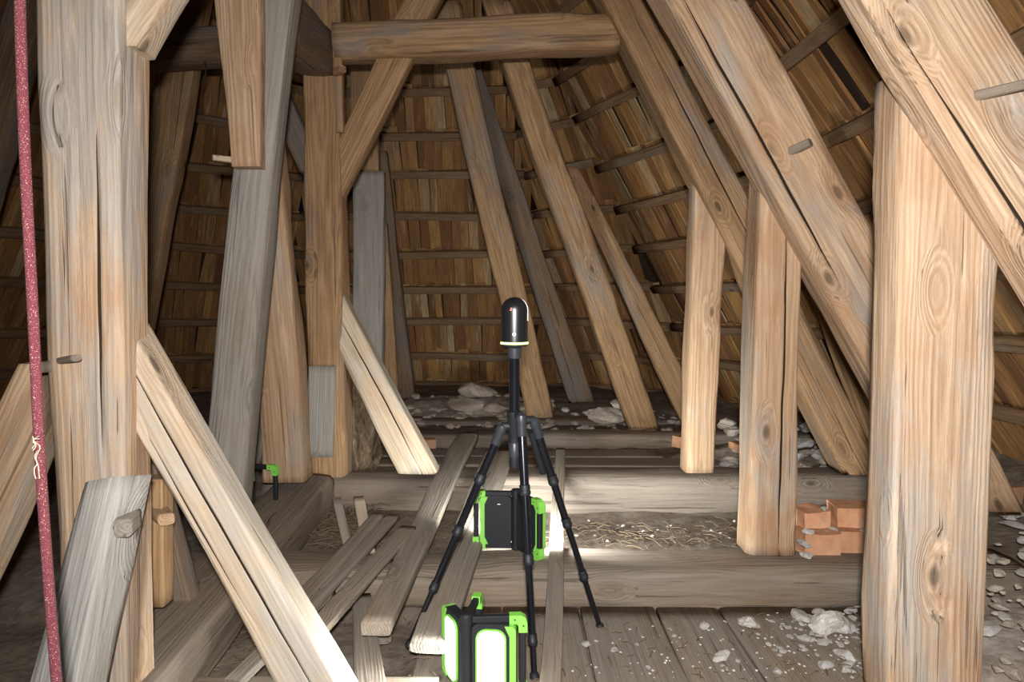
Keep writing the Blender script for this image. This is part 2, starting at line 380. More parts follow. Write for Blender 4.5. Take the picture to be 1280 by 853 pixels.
for i in range(len(BASE) - 1):
    zt = ROW0 + DZ * NROW
    bm = bmesh.new(); q = [corner(i, -.3), corner(i + 1, -.3), corner(i + 1, zt), corner(i, zt)]
    _, t, n = face_line(i, 0); q = [p - n * .10 for p in q]
    vs = [bm.verts.new(p) for p in q] + [bm.verts.new(p - n * .03) for p in q]
    for f in ((0, 1, 2, 3), (7, 6, 5, 4), (0, 4, 5, 1), (1, 5, 6, 2), (2, 6, 7, 3), (3, 7, 4, 0)): bm.faces.new([vs[j] for j in f])
    ceil = from_bm('ceiling', bm, M['backing']); tag(ceil, kind='structure')
    cand = []
    rr = random.Random(100 + i)
    for r in range(-1, NROW):
        z = ROW0 + DZ * r + rr.uniform(-.02, .02); zz = z
        pa, pb = corner(i, zz), corner(i + 1, zz); ua, ub = corner(i, zz + .5), corner(i + 1, zz + .5)
        # batten on this row
        if r >= 0:
            A = pa.copy(); B = pb.copy(); A.z += rr.uniform(-.015, .015); B.z += rr.uniform(-.015, .015)
            upv = (((ua + ub) - (pa + pb)) * .5); s = (B - A).normalized(); upv = (upv - s * upv.dot(s)).normalized(); outn = s.cross(upv)
            if outn.dot(n) > 0: outn = -outn
            L = (B - A).length; me = beam_mesh('batten', L,   .066, .066, .050, .050, rad=.15, wob=.02, step=.16, seed=i * 20 + r)
            bo = link('batten', me, M['batten'], None)
            bo.matrix_world = Matrix.Translation(A) @ frame(A, B, -outn).to_4x4(); bo.parent = ceil
        # shingles of this course
        u = rr.uniform(0, .05); s = (pb - pa).normalized(); W = (pb - pa).length
        upv = (ua + ub - pa - pb) * .5; upv = (upv - s * upv.dot(s)).normalized(); outn = s.cross(upv)
        if outn.dot(n) > 0: outn = -outn
        while u < W - .03:
            k = rr.randrange(len(SH)); wd = SH[k][1]
            gap = rr.uniform(-.004, .006)
            pos = pa + s * (u + wd / 2) + upv * rr.uniform(-.035, .01) + outn * (.050 + rr.uniform(0, .012))
            u += wd + gap
            if rr.random() < .012: continue
            tw = rr.choice((-1, 1, 1)) * rr.uniform(.02, .30); rl = rr.uniform(-.02, .02) if rr.random() > .04 else rr.uniform(-.15, .15)
            zax = (upv - outn * .075).normalized(); xax = (s * math.cos(tw) + outn * math.sin(tw)); xax = (xax - zax * xax.dot(zax)).normalized()
            zax, xax = (zax * math.cos(rl) + xax * math.sin(rl)), (xax * math.cos(rl) - zax * math.sin(rl))
            yax = zax.cross(xax)
            if yax.dot(outn) < 0: xax = -xax; yax = -yax
            mt = Matrix((xax, yax, zax)).transposed().to_4x4(); mt.translation = pos
            pp = proj(pos + upv * .17); vis = pp and -40 < pp[0] < 1320 and -40 < pp[1] < 560
            cand.append(((pp[2] if pp else 99) if vis else 1000 + (pos - CEN).length, k, mt))
    cand.sort(key=lambda c: c[0])
    for c in cand[:290]:
        if c[0] >= 1000: break
        o = bpy.data.objects.new('shingle', SH[c[1]][0]); COL.objects.link(o); o.matrix_world = c[2]; o.parent = ceil
    rest = [c for j, c in enumerate(cand) if j >= 290 or c[0] >= 1000]
    if rest:
        vs, fs = [], []
        for c in rest:
            me = SH[c[1]][0]; b0 = len(vs); vs += [tuple(c[2] @ v.co) for v in me.vertices]; fs += [tuple(b0 + x for x in p.vertices) for p in me.polygons]
        me = bpy.data.meshes.new('shingle_course'); me.from_pydata(vs, [], fs); o = link('shingle_course', me, M['shingle_far'], ceil); tag(o, kind='stuff')

# ---- ground: dusty attic floor, a little raised between the tie beams, heaped towards the eaves
def gz(x, y):
    base = 0.0
    if y > 2.35: base += .055 * min(1, (y - 2.35) / .2)
    if y > 3.4: base += .05 * min(1, (y - 3.4) / .3)
    if y > 4.6: base += .02
    if x < -.3 and y < 2.3: base -= .03
    if x > 1.15: base += .04 * min(1, (x - 1.15) / .3)
    if y > 5.2: base += .10 * min(1, (y - 5.2) / .8)
    if x > 1.9: base += .25 * min(1, (x - 1.9) / .8)
    q = Vector((x, y, 0))
    return base + noise.noise(q * 2.1) * .018 + noise.noise(q * 7) * .012 + noise.noise(q * 23) * .006 - .012
bm = bmesh.new(); NX, NY = 170, 190; X0, X1, Y0, Y1 = -4.6, 2.9, -1.0, 7.4
vs = [[bm.verts.new((X0 + (X1 - X0) * i / NX, Y0 + (Y1 - Y0) * j / NY, gz(X0 + (X1 - X0) * i / NX, Y0 + (Y1 - Y0) * j / NY))) for i in range(NX + 1)] for j in range(NY + 1)]
for j in range(NY):
    for i in range(NX): bm.faces.new((vs[j][i], vs[j][i + 1], vs[j + 1][i + 1], vs[j + 1][i]))
floor = from_bm('floor', bm, M['earth'], smooth=True); tag(floor, kind='structure')
# floorboards of the front bay, laid away from the camera, thick with dust
xs = -.28; rr = random.Random(5)
while xs < 1.5:
    wd = rr.uniform(.21, .27)
    me = beam_mesh('floorboard', 1.5, wd - .006, wd - .006, .026, .026, rad=.1, wob=.002, step=.1, seed=xs * 10 + 3)
    o = link('floorboard', me, M['plank']); o.matrix_world = Matrix.Translation((xs + wd / 2, .74, .006 + rr.uniform(-.002, .002))) @ Matrix.Rotation(R(-90), 4, 'X'); o.parent = floor
    xs += wd
# boards of the far bays lie across
for (x0, x1, y, wd, z) in ((-1.0, 1.1, 3.70, .2, .115), (-.9, 1.5, 3.92, .2, .118), (-1.2, .9, 4.14, .2, .12)):
    me = beam_mesh('floorboard', x1 - x0, wd, wd, .025, .025, rad=.1, wob=.006, step=.1, seed=y * 7)
    o = link('floorboard', me, M['plank']); o.matrix_world = Matrix.Translation((x0, y, z)) @ frame(Vector((0, 0, 0)), Vector((1, rr.uniform(-.02, .02), 0)), (0, 0, 1)).to_4x4(); o.parent = floor

# ================================================================== TIMBERS
# ---- tie beams and sills on the floor
timber('tie_beam', 'nearest low grey tie beam lying across the floor behind the front work light', 'beam', (-1.3, 2.37, .066), (1.75, 2.37, .066), .24, .15, 'sill', face=(0, 0, 1), front=False, rad=.35, wob=.012, step=.05)
timber('tie_beam', 'second low grey tie beam across the floor, under the pale brace and the slim post', 'beam', (-1.2, 3.36, .10), (2.1, 3.36, .10), .21, .27, 'sill', face=(0, -1, 0), front=False, rad=.35, wob=.012, step=.05)
timber('tie_beam', 'third low tie beam across the floor, farther back behind the tripod head', 'beam', (-1.6, 4.55, .09), (2.2, 4.55, .09), .18, .22, 'sill', front=False, rad=.3, wob=.012, step=.06)
timber('tie_beam', 'farthest floor beam under the feet of the two leaning struts', 'beam', (-1.8, 5.3, .045), (1.7, 5.3, .045), .20, .24, 'sill', front=False, rad=.3, wob=.012, step=.06)
timber('sill_beam', 'grey sill beam running back from the thick left post to the slimmer rear left post', 'beam', (-.94, 1.35, .05), (-.97, 3.25, .13), .24, .17, 'sill', face=(0, 0, 1), front=False, rad=.2, wob=.01)

# ---- near frame: the two thick posts
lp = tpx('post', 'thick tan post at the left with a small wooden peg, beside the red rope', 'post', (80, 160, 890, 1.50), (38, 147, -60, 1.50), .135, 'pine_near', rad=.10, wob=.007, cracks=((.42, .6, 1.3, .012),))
peg(lp, 78, 451, 1.50, .022, .018, .075, 'sill', (.75, -.6, .12), .2)
peg(lp, 57, 458, 1.50, .022, .028, .03, 'pine_grey', (-.2, -1, .0))
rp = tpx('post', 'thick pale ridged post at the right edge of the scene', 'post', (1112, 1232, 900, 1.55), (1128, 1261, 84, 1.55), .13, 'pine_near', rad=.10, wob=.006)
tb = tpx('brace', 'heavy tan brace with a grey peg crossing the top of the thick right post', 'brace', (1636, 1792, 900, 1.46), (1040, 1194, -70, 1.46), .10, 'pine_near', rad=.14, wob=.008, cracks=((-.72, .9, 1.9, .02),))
peg(tb, 1230, 118, 1.46, .028, .022, .075, 'sill', (.75, -.65, .1), .1)
br = tpx('brace', 'pale cracked brace running from the thick left post down to the bottom edge', 'brace', (363, 446, 905, 1.53), (97, 160, 404, 1.56), .11, 'pale', rad=.13, wob=.006, cracks=((.25, .04, 1.0, .035), (-.45, .3, .8, .012)))
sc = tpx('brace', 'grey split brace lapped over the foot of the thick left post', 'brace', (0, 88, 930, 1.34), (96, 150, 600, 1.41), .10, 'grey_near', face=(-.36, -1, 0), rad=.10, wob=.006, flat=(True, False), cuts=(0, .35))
peg(sc, 165, 652, 1.43, .042, .042, .035, 'grey', (.25, -1, -.05))
tpx('brace', 'tan brace leaning out of the left edge behind the red rope', 'brace', (-150, -60, 800, 1.62), (20, 95, 455, 1.60), .10, 'pine', rad=.12, wob=.006)
tpx('brace', 'stub of pale splintered brace above the thick left post', 'brace', (116, 168, 56, 1.53), (196, 250, -80, 1.53), .09, 'pale', rad=.15, wob=.008)

# ---- second frame (at the nearest tie beam)
p6 = tpx('post', 'cracked tan post standing on the nearest tie beam left of the bricks', 'post', (936, 997, 695, 2.33), (952, 1006, 190, 2.33), .15, 'pine', rad=.16, wob=.007, cracks=((.28, .02, 1.15, .045), (-.2, 1.2, 1.5, .01)))
t4 = tpx('strut', 'big leaning strut with a dark peg, between the thick right post and the cracked post', 'strut', (1186, 1284, 640, 2.24), (816, 918, -40, 2.24), .17, 'pine', rad=.13, wob=.007, cracks=((-.62, .9, 2.0, .02),))
peg(t4, 994, 186, 2.24, .034, .028, .05, 'sill', (.6, -.7, .3))
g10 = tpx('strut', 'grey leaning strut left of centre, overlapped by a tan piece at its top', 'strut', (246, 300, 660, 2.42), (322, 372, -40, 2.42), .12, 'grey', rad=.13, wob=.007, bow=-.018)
t11 = tpx('strut', 'tan hanging timber cut off square against the grey leaning strut', 'strut', (289, 325, 208, 2.36), (262, 325, -40, 2.36), .07, 'pine', rad=.12, wob=.004)
peg(g10, 285, 197, 2.42, .022, .022, .05, 'pale', (-.8, -.6, 0)); 
tpx('brace', 'orange-brown leaning brace crossing behind the grey strut beside the left work light', 'brace', (326, 380, 606, 2.95), (290, 345, 170, 2.80), .13, 'pine', rad=.14, wob=.008, bow=.012)
tpx('brace', 'brown plank brace behind the foot of the thick left post', 'brace', (200, 252, 800, 1.95), (150, 190, 560, 1.95), .07, 'brown_dark', rad=.12, wob=.008)
lb = tpx('brace', 'short brown board with a tenon block, behind the thick left post', 'brace', (176, 205, 760, 1.80), (176, 204, 600, 1.80), .06, 'brown', rad=.12, wob=.008)
peg(lb, 202, 640, 1.80, .050, .034, .05, 'pine', (.6, -.7, 0))

# ---- third frame (at the second tie beam)
p9 = tpx('post', 'slimmer rear left post with a dark repair patch at its foot', 'post', (384, 432, 610, 3.28), (375, 421, -20, 3.28), .17, 'brown', rad=.14, wob=.007)
pt = tpx('repair_patch', None, None, (383, 416, 572, 3.268), (386, 420, 458, 3.268), .02, 'grey', rad=.12, wob=.004, cuts=(0, .25)); child_world(pt, p9)
sp = tpx('side_lath', None, None, (420, 429, 165, 3.26), (408, 424, -20, 3.26), .05, 'brown', rad=.15); child_world(sp, p9)
peg(p9, 424, 88, 3.24, .04, .036, .04, 'brown', (.7, -.7, 0))
tpx('post', 'slim tan post standing on the second tie beam at the right', 'post', (857, 894, 592, 3.24), (868, 912, 200, 3.24), .14, 'pine', rad=.2, wob=.010)
tpx('strut', 'long leaning strut meeting the right end of the collar beam', 'strut', (1058, 1112, 594, 3.18), (740, 795, -30, 3.18), .18, 'brown', rad=.16, wob=.008, cracks=((.1, 1.2, 2.2, .006),))
hpx('collar_beam', 'round-edged collar beam crossing high behind the tripod', 'beam', (415, 26, 72, 3.22), (775, 10, 60, 3.22), .17, 'brown', rad=.45, wob=.010)
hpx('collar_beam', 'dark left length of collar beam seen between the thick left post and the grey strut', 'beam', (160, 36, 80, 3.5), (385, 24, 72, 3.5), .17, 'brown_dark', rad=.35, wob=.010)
tpx('brace', 'tan brace from the rear left post up to the collar beam', 'brace', (386, 424, 255, 3.30), (488, 536, 30, 3.26), .10, 'brown', rad=.16, wob=.006)
tpx('brace', 'short piece of brace continuing above the collar beam', 'brace', (486, 532, 30, 3.28), (536, 582, -60, 3.28), .10, 'brown', rad=.16, wob=.006)
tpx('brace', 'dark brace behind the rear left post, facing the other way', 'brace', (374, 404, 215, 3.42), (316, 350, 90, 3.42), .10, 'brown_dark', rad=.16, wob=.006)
tpx('brace', 'pale brace with a long crack from the rear left post down to the floor beam', 'brace', (496, 548, 592, 3.22), (386, 426, 365, 3.30), .12, 'pale', rad=.2, wob=.006, cracks=((.20, .0, .9, .035),))
pur = timber('purlin', 'dark squared purlin running back to the head of the rear left post', 'beam', P(338, 22, 2.72), P(396, 68, 3.34), .20, .22, 'brown_dark', face=(0, 0, -1), front=False, rad=.12, wob=.006)

# ---- far struts and rafters of the apse
tpx('strut', 'weathered leaning strut behind the scanner, left one of the far pair', 'strut', (660, 694, 527, 5.15), (536, 574, 8, 4.2), .17, 'brown', rad=.22, wob=.014)
tpx('strut', 'leaning strut right of the scanner, right one of the far pair', 'strut', (788, 828, 542, 4.80), (604, 642, 8, 3.8), .17, 'brown', rad=.22, wob=.014)
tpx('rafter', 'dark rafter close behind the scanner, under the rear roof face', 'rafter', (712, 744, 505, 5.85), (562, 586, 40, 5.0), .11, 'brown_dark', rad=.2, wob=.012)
tpx('rafter', 'narrow rafter beside the right far strut', 'rafter', (862, 900, 545, 4.95), (702, 724, 210, 4.5), .11, 'brown', rad=.2, wob=.012)
tpx('rafter', 'brown rafter seen between the cracked post and the thick right post', 'rafter', (1090, 1126, 560, 3.75), (985, 1014, 265, 3.3), .11, 'brown', rad=.16, wob=.010)
tpx('rafter', 'dark rafter right of the second cracked post top, under the right roof face', 'rafter', (1158, 1190, 560, 3.4), (985, 1012, 230, 3.0), .10, 'brown_dark', rad=.16, wob=.010)
tpx('post', 'grey far post with a tan upper half behind the pale brace', 'post', (440, 478, 470, 4.5), (440, 480, 214, 4.5), .10, 'grey', rad=.16, wob=.006)
tpx('post', 'tan upper post above the grey far post', 'post', (440, 474, 216, 4.52), (436, 470, 40, 4.52), .10, 'brown', rad=.16, wob=.006)
tpx('rafter', 'dark thin rafter right of the grey far post', 'rafter', (492, 520, 512, 6.0), (462, 482, 190, 5.5), .10, 'brown_dark', rad=.2, wob=.012)
tpx('rafter', 'orange-brown board rafter right beside the grey far post', 'rafter', (476, 498, 500, 5.2), (466, 482, 280, 4.9), .07, 'brown', rad=.2, wob=.010)
tpx('rafter', 'brown leaning rafter seen right of the thick left post below the dark collar', 'rafter', (140, 172, 480, 3.95), (204, 258, -20, 3.7), .12, 'brown', rad=.2, wob=.010)
tpx('rafter', 'dark rafter in the far left corner behind the rope', 'rafter', (-90, -30, 300, 3.3), (10, 62, -20, 3.1), .12, 'brown_dark', rad=.16, wob=.010)
tpx('strut', 'thick dusty strut lying low behind the left work light', 'strut', (268, 312, 610, 3.6), (318, 372, 430, 3.9), .13, 'pine_grey', rad=.3, wob=.012)

# ================================================================== LOOSE BOARDS
def board(name, label, pts, wd, th, m='plank', cat='plank', group=None, **kw):
    A, B = pts; return timber(name, label, cat, A, B, wd, th, m, face=(0, 0, 1), group=group, rad=kw.pop('rad', .15), wob=kw.pop('wob', .006), **kw)
board('loose_board', 'long pale-edged board lying across the beams left of the tripod', (G(472, 778, .145), G(584, 540, .285)), (.085, .125), .040)
board('loose_board', 'wide grey board leading away between the left tripod leg and the front work light', (G(535, 804, .135), G(626, 562, .265)), (.105, .16), .030)
board('loose_board', 'narrow board lying away to the right of the middle tripod leg', (G(686, 866, .115), G(701, 560, .25)), .052, .022, 'plank')
board('loose_board', 'short board pointing at the camera at the foot of the pale cracked brace', (G(464, 868, .05), G(452, 742, .075)), (.082, .06), .024)
board('loose_board', 'board edge lying across the very bottom of the scene left of the front work light', (G(168, 850, .035), G(548, 851, .035)), .05, .022, 'plank')
board('loose_board', 'short board propped on the nearest tie beam beside the pile of laths', (G(478, 790, .04), G(492, 700, .14)), .05, .05)
for i, (a, b, wd, z, lb) in enumerate([((330, 795), (474, 640), .055, .16, 'topmost grey lath, left one of the pile on the nearest tie beam'),
        ((348, 800), (492, 642), .05, .15, 'middle grey lath of the pile on the nearest tie beam'),
        ((362, 818), (510, 658), .065, .165, 'right-hand wide grey lath of the pile on the nearest tie beam'),
        ((290, 850), (410, 735), .05, .09, 'dark lath showing under the pale cracked brace')]):
    board('lath', lb, (G(a[0], a[1], z - .03), G(b[0], b[1], z + .03)), wd, .022, 'plank', cat='lath', wob=.010, group=None)
board('lath', 'thin upright splinter board leaning by the rotten stump', (G(436, 690, .08), P(420, 622, 2.75)), .035, .014, 'plank', cat='lath')
board('lath', 'short lath with a split pale tip leaning on the second tie beam', (G(462, 690, .09), P(448, 620, 2.85)), .045, .014, 'pale', cat='lath')

# ================================================================== BRICKS, RUBBLE
def rock_mesh(name, seed, sub=3, rough=.35, m='stone', flat=1.0):
    bm = bmesh.new(); bmesh.ops.create_icosphere(bm, subdivisions=sub, radius=.5)
    s = Vector((seed * 3.1, seed * 1.7, seed))
    rr = random.Random(seed); pl = [(Vector((rr.uniform(-1, 1), rr.uniform(-1, 1), rr.uniform(-1, 1))).normalized(), rr.uniform(.26, .40)) for _ in range(9)]
    for v in bm.verts:
        c = v.co.copy()
        for (n_, d_) in pl:
            e = c.dot(n_) - d_
            if e > 0: c -= n_ * e * .92
        c *= 1 + noise.noise(v.co * 3 + s) * rough * .6 + noise.noise(v.co * 9 + s) * rough * .25
        c.z *= flat; v.co = c
    bmesh.ops.recalc_face_normals(bm, faces=bm.faces)
    me = bpy.data.meshes.new(name); bm.to_mesh(me); bm.free(); me.materials.append(M[m]); return me
CH = [rock_mesh('plaster_crumb', 20 + k, 2, .5, 'plaster', random.uniform(.4, .7)) for k in range(8)]
ST = [rock_mesh('rubble_stone', 40 + k, 3, .35, 'stone', random.uniform(.55, .8)) for k in range(8)]
TINY = {}
def scatter(key, me, p, s, label, m):
    q = Matrix.Translation(p) @ Matrix.Rotation(random.uniform(0, 6.28), 4, 'Z') @ Matrix.Scale(s if not hasattr(s, '__len__') else s[1], 4)
    T_ = TINY.setdefault(key, ([], [], label, m)); b0 = len(T_[0]); T_[0].extend(tuple(q @ v.co) for v in me.vertices); T_[1].extend(tuple(b0 + x for x in f.vertices) for f in me.polygons)
def place(me, name, p, s, label=None, cat=None, group=None, m=None, rot=None):
    o = bpy.data.objects.new(name, me); COL.objects.link(o); o.location = p; o.scale = s if hasattr(s, '__len__') else (s, s, s)
    o.rotation_euler = rot or (random.uniform(-.3, .3), random.uniform(-.3, .3), random.uniform(0, 6.28))
    if label: tag(o, label, cat, group)
    return o
def on_ground(px, py, lift=0):
    p = G(px, py, 0)
    for _ in range(6): p = G(px, py, max(gz(p.x, p.y), .019 if (p.y < 2.24 and -.28 < p.x < 1.5) else -9) + lift)
    return p
# individual chunks that can be pointed at
for (px, py, wp, lb) in [(900, 826, 26, 'single round plaster lump lying alone on the boards below the scattered chips'),
        (935, 785, 32, 'broad white plaster flake left of the big plaster heap'), (881, 787, 16, 'small oval plaster lump left of the broad white flake'),
        (733, 808, 14, 'plaster lump just right of the right tripod foot'), (768, 815, 12, 'thin plaster flake farther right of the right tripod foot'),
        (1070, 762, 40, 'tallest white plaster block on the heap against the thick right post'), (1000, 778, 34, 'flat plaster slab at the left of the heap'),
        (1035, 790, 60, 'widest plaster slab in the heap near the thick right post'), (1058, 826, 30, 'pinkish plaster slab in front of the heap'),
        (1058, 842, 18, 'grey plaster lump at the bottom edge by the thick right post'), (972, 842, 14, 'plaster lump right of the single round lump'),
        (1262, 735, 44, 'pale plaster block right of the thick right post')]:
    p = on_ground(px, py); s = wp / F * p.y
    p.z += s * .22; place(rock_mesh('plaster_chunk', px, 3, .45, 'plaster', .65), 'plaster_chunk', p, (s, s * .8, s * .8), lb, 'plaster chunk')
rr = random.Random(11)
for k in range(330):
    if k < 190: px, py = rr.gauss(1035, 34), rr.gauss(786, 22)
    elif k < 270: px, py = rr.uniform(780, 1085), rr.uniform(775, 850)
    else: px, py = rr.uniform(690, 1080), rr.uniform(780, 850)
    if not (690 < px < 1095 and 752 < py < 852): continue
    p = on_ground(px, py); s = rr.choice((.004, .006, .006, .009, .009, .016)) * (rr.choice((1, 1.3, 2.4)) if k < 190 else 1)
    p.z += s * .2
    me = rr.choice(CH); sc3 = (s * rr.uniform(.8, 1.5), s, s * .9)
    if s < .0115: scatter('plaster_grit', me, p, s, 'fine white plaster grit on the front floorboards', 'plaster')
    else: place(me, 'plaster_crumb', p, sc3, '%s plaster crumb %s on the front floorboards' % ('larger white' if s > .02 else 'small white', 'in the heap' if px > 990 else 'out on its own'), 'plaster crumb', 'plaster crumbs on the front floorboards')
for k in range(26):
    p = on_ground(rr.uniform(690, 940), rr.uniform(655, 682)); s = rr.uniform(.006, .022); p.z += s * .2 + .015
    if s < .012: scatter('plaster_grit', rr.choice(CH), p, s, 'fine white plaster grit between the tie beams', 'plaster')
    else: place(rr.choice(CH), 'plaster_crumb', p, s, 'white crumb in the debris between the two nearest tie beams', 'plaster crumb', 'plaster crumbs between the tie beams')
# brick stack against the cracked post
def brick(label, c, dims, rz, chip=0, seed=0, m='brick'):
    bm = bmesh.new(); box(bm, -dims[0] / 2, dims[0] / 2, -dims[1] / 2, dims[1] / 2, 0, dims[2])
    bmesh.ops.subdivide_edges(bm, edges=bm.edges[:], cuts=5, use_grid_fill=True)
    for v in bm.verts: 
        q = v.co * 14 + Vector((seed, seed, 0)); v.co += Vector((noise.noise(q), noise.noise(q + Vector((9, 0, 0))), noise.noise(q + Vector((0, 9, 0))))) * .006
        if chip and v.co.x < -dims[0] * .3 and v.co.z < dims[2] * .5: v.co += Vector((.012, .008, .004))
    o = from_bm('brick', bm, M[m]); o.location = c; o.rotation_euler = (0, 0, rz); tag(o, label, 'brick', 'bricks stacked beside the cracked post'); return o
for (x0, x1, y0, y1, Yd, lb, rz) in [(1004, 1051, 700, 669, 2.38, 'lower left brick with a plastered corner, stacked on the nearest tie beam', .05), (1052, 1098, 696, 666, 2.43, 'lower right brick of the stack on the nearest tie beam', -.03),
        (1003, 1037, 666, 641, 2.45, 'upper left short brick of the stack on the nearest tie beam', .10), (1049, 1098, 664, 636, 2.48, 'upper right red brick of the stack, next to the thick right post', -.08)]:
    a, b, c = P(x0, y0, Yd), P(x1, y0, Yd), P(x0, y1, Yd)
    brick(lb, ((a.x + b.x) / 2, Yd + .055, a.z), ((b - a).length, .11, (c - a).length), rz, seed=x0)
for (px, py, Y, s) in ((1010, 664, 2.40, .045), (1008, 694, 2.37, .05), (1005, 680, 2.37, .06), (1033, 666, 2.42, .03), (1042, 662, 2.44, .035), (1080, 664, 2.44, .035), (1030, 636, 2.46, .028), (1090, 690, 2.37, .025)):
    place(rr.choice(CH), 'mortar_lump', P(px, py, Y), s, 'lump of pale mortar stuck among the stacked bricks by the cracked post', 'mortar lump', 'mortar lumps on the brick stack')
for (px, py, Y, dims, rz, lb) in ((529, 556, 4.4, (.15, .1, .06), .2, 'lone red brick behind the foot of the pale cracked brace on the far boards'), (1252, 622, 2.7, (.10, .1, .07), .4, 'half brick in the rubble right of the thick right post'),
        (929, 562, 4.0, (.13, .1, .06), .3, 'orange brick lying in the far rubble between the two right posts'), (852, 555, 4.2, (.08, .08, .07), .5, 'brick end left of the slim tan post')):
    p = P(px, py, Y); brick(lb, p - Vector((0, 0, .02)), dims, rz, seed=px)['group'] = 'loose bricks in the rubble'
# rubble heaps at the back
heap = [((600, 490), .28, 'large tilted slab of rubble topping the heap behind the tripod'), ((585, 508), .27, 'broad rubble stone under the large tilted slab'),
        ((622, 512), .22, 'rubble stone at the right foot of the heap behind the tripod'), ((552, 514), .18, 'grey rubble stone at the left of the heap'), ((758, 520), .24, 'rubble stone between the two far struts'),
        ((772, 506), .12, 'small upright plaster block between the two far struts')]
for (pp, s, lb) in heap:
    p = P(pp[0], pp[1], (5.75 if pp[1] < 495 else 5.55) if pp[0] < 700 else 5.1); place(rock_mesh('rubble_stone', pp[0], 3, .3, 'stone', .6), 'rubble_stone', p, (s * 1.25, s, s * .95), lb, 'stone', rot=(.1, .35 if s > .29 else .1, .2))
for (x0, x1, y0, y1, Y0_, Y1_, nn, smin, smax, lb, grp, ms) in [
        (508, 690, 506, 534, 5.05, 6.0, 150, .02, .10, 'small piece of rubble in the heap behind the tripod', 'rubble behind the tripod', (ST, CH, ST)),
        (690, 850, 515, 560, 4.7, 5.6, 70, .02, .08, 'small piece of rubble around the feet of the far struts', 'rubble around the far struts', (ST, CH, CH)),
        (900, 1055, 530, 590, 3.6, 4.6, 70, .03, .13, 'piece of pale rubble behind the cracked post', 'rubble behind the right posts', (CH, ST, CH)),
        (1242, 1290, 600, 700, 2.3, 2.9, 22, .02, .07, 'piece of rubble right of the thick right post', 'rubble at the right edge', (ST, CH, CH)),
        (1236, 1290, 700, 850, 1.7, 2.2, 30, .01, .05, 'small rubble fragment at the bottom right corner', 'rubble in the bottom right corner', (ST, CH, ST))]:
    for k in range(nn):
        px, py = rr.uniform(x0, x1), rr.uniform(y0, y1); t = (py - y0) / (y1 - y0); Y = Y1_ + (Y0_ - Y1_) * t
        p = P(px, py, Y); g = gz(p.x, p.y); s = rr.uniform(smin, smax)
        p.z = max(g + s * .15, min(p.z, g + .22))
        arr = rr.choice(ms); me = rr.choice(arr)
        if s < smin + (smax - smin) * .42: scatter(grp, me, p, s, 'fine rubble, ' + lb.split(' ', 1)[1] if False else 'fine crumbled ' + grp, 'plaster' if arr is CH else 'stone')
        else:
            third = ('left', 'middle', 'right')[min(2, int((px - x0) / (x1 - x0) * 3))]; dep = 'near' if t > .5 else 'far'
            place(me, 'rubble_piece', p, (s * rr.uniform(.9, 1.5), s, s), '%s %s in the %s %s part of the %s' % ('white' if arr is CH else 'brownish', 'plaster lump' if arr is CH else 'stone', dep, third, grp), 'rubble', grp)
def mound(name, label, cx, cy, rx, ry, h, m, seed=0, n=30):
    bm = bmesh.new(); grid = []
    for j in range(n + 1):
        row = []
        for i in range(n + 1):
            u, v = i / n * 2 - 1, j / n * 2 - 1; r = math.hypot(u, v); x, y = cx + u * rx, cy + v * ry
            q = Vector((x, y, seed)); hh = max(0, 1 - r * r) * h * (1 + noise.noise(q * 5) * .8) + noise.noise(q * 16) * .018 * max(0, 1 - r)
            row.append(bm.verts.new((x, y, gz(x, y) + hh - .012)))
        grid.append(row)
    for j in range(n):
        for i in range(n): bm.faces.new((grid[j][i], grid[j][i + 1], grid[j + 1][i + 1], grid[j + 1][i]))
    return tag(from_bm(name, bm, M[m], smooth=True), label, 'rubble heap', kind='stuff')
mound('rubble_heap', 'dusty heap of lime rubble behind the tripod', -.35, 5.72, .80, .42, .06, 'rubble_dust')
mound('rubble_heap', 'dusty rubble heap behind the right posts', 1.40, 4.05, .5, .35, .05, 'rubble_dust', 3)
mound('plaster_heap', 'crushed white plaster heap against the thick right post', .93, 2.06, .17, .13, .035, 'plaster', 8)
mound('rubble_heap', 'low dark debris heap in the bottom right corner', 1.55, 1.95, .42, .7, .05, 'rubble_dust', 5)
for key, (vs_, fs_, lab, mm) in TINY.items():
    me = bpy.data.meshes.new('fine_rubble'); me.from_pydata(vs_, [], fs_); tag(link('fine_rubble', me, M[mm]), lab, 'rubble', kind='stuff')
# rotten stump beside the rear left post
me = rock_mesh('rotten_stump', 77, 4, .75, 'rot', 1.0)
p = P(448, 545, 3.55); place(me, 'rotten_stump', p, (.24, .2, .62), 'rotten dark wood stump between the rear left post and the pale cracked brace', 'stump', rot=(0, .08, .4))
# straw and splinters
def litter(name, label, area_px, n, smin, smax, m, lift=.012):
    vs, fs = [], []
    for k in range(n):
        px, py = rr.uniform(*area_px[0]), rr.uniform(*area_px[1]); p = on_ground(px, py, lift); a = rr.uniform(0, 6.28); L = rr.uniform(smin, smax); wdt = rr.uniform(.0006, .0022)
        d = Vector((math.cos(a), math.sin(a), rr.uniform(-.12, .25))) * L; s = Vector((-math.sin(a), math.cos(a), 0)) * wdt; up = Vector((0, 0, wdt * .8)); b = len(vs)
        mid = p + d * .5 + Vector((0, 0, rr.uniform(0, .2) * L))
        for q in (p, mid, p + d): vs += [tuple(q - s), tuple(q + s), tuple(q + up * 2)]
        for o_ in (0, 3): fs += [(b + o_, b + o_ + 1, b + o_ + 4, b + o_ + 3), (b + o_ + 1, b + o_ + 2, b + o_ + 5, b + o_ + 4), (b + o_ + 2, b + o_, b + o_ + 3, b + o_ + 5)]
    me = bpy.data.meshes.new(name); me.from_pydata(vs, [], fs); return tag(link(name, me, M[m]), label, 'litter', kind='stuff')
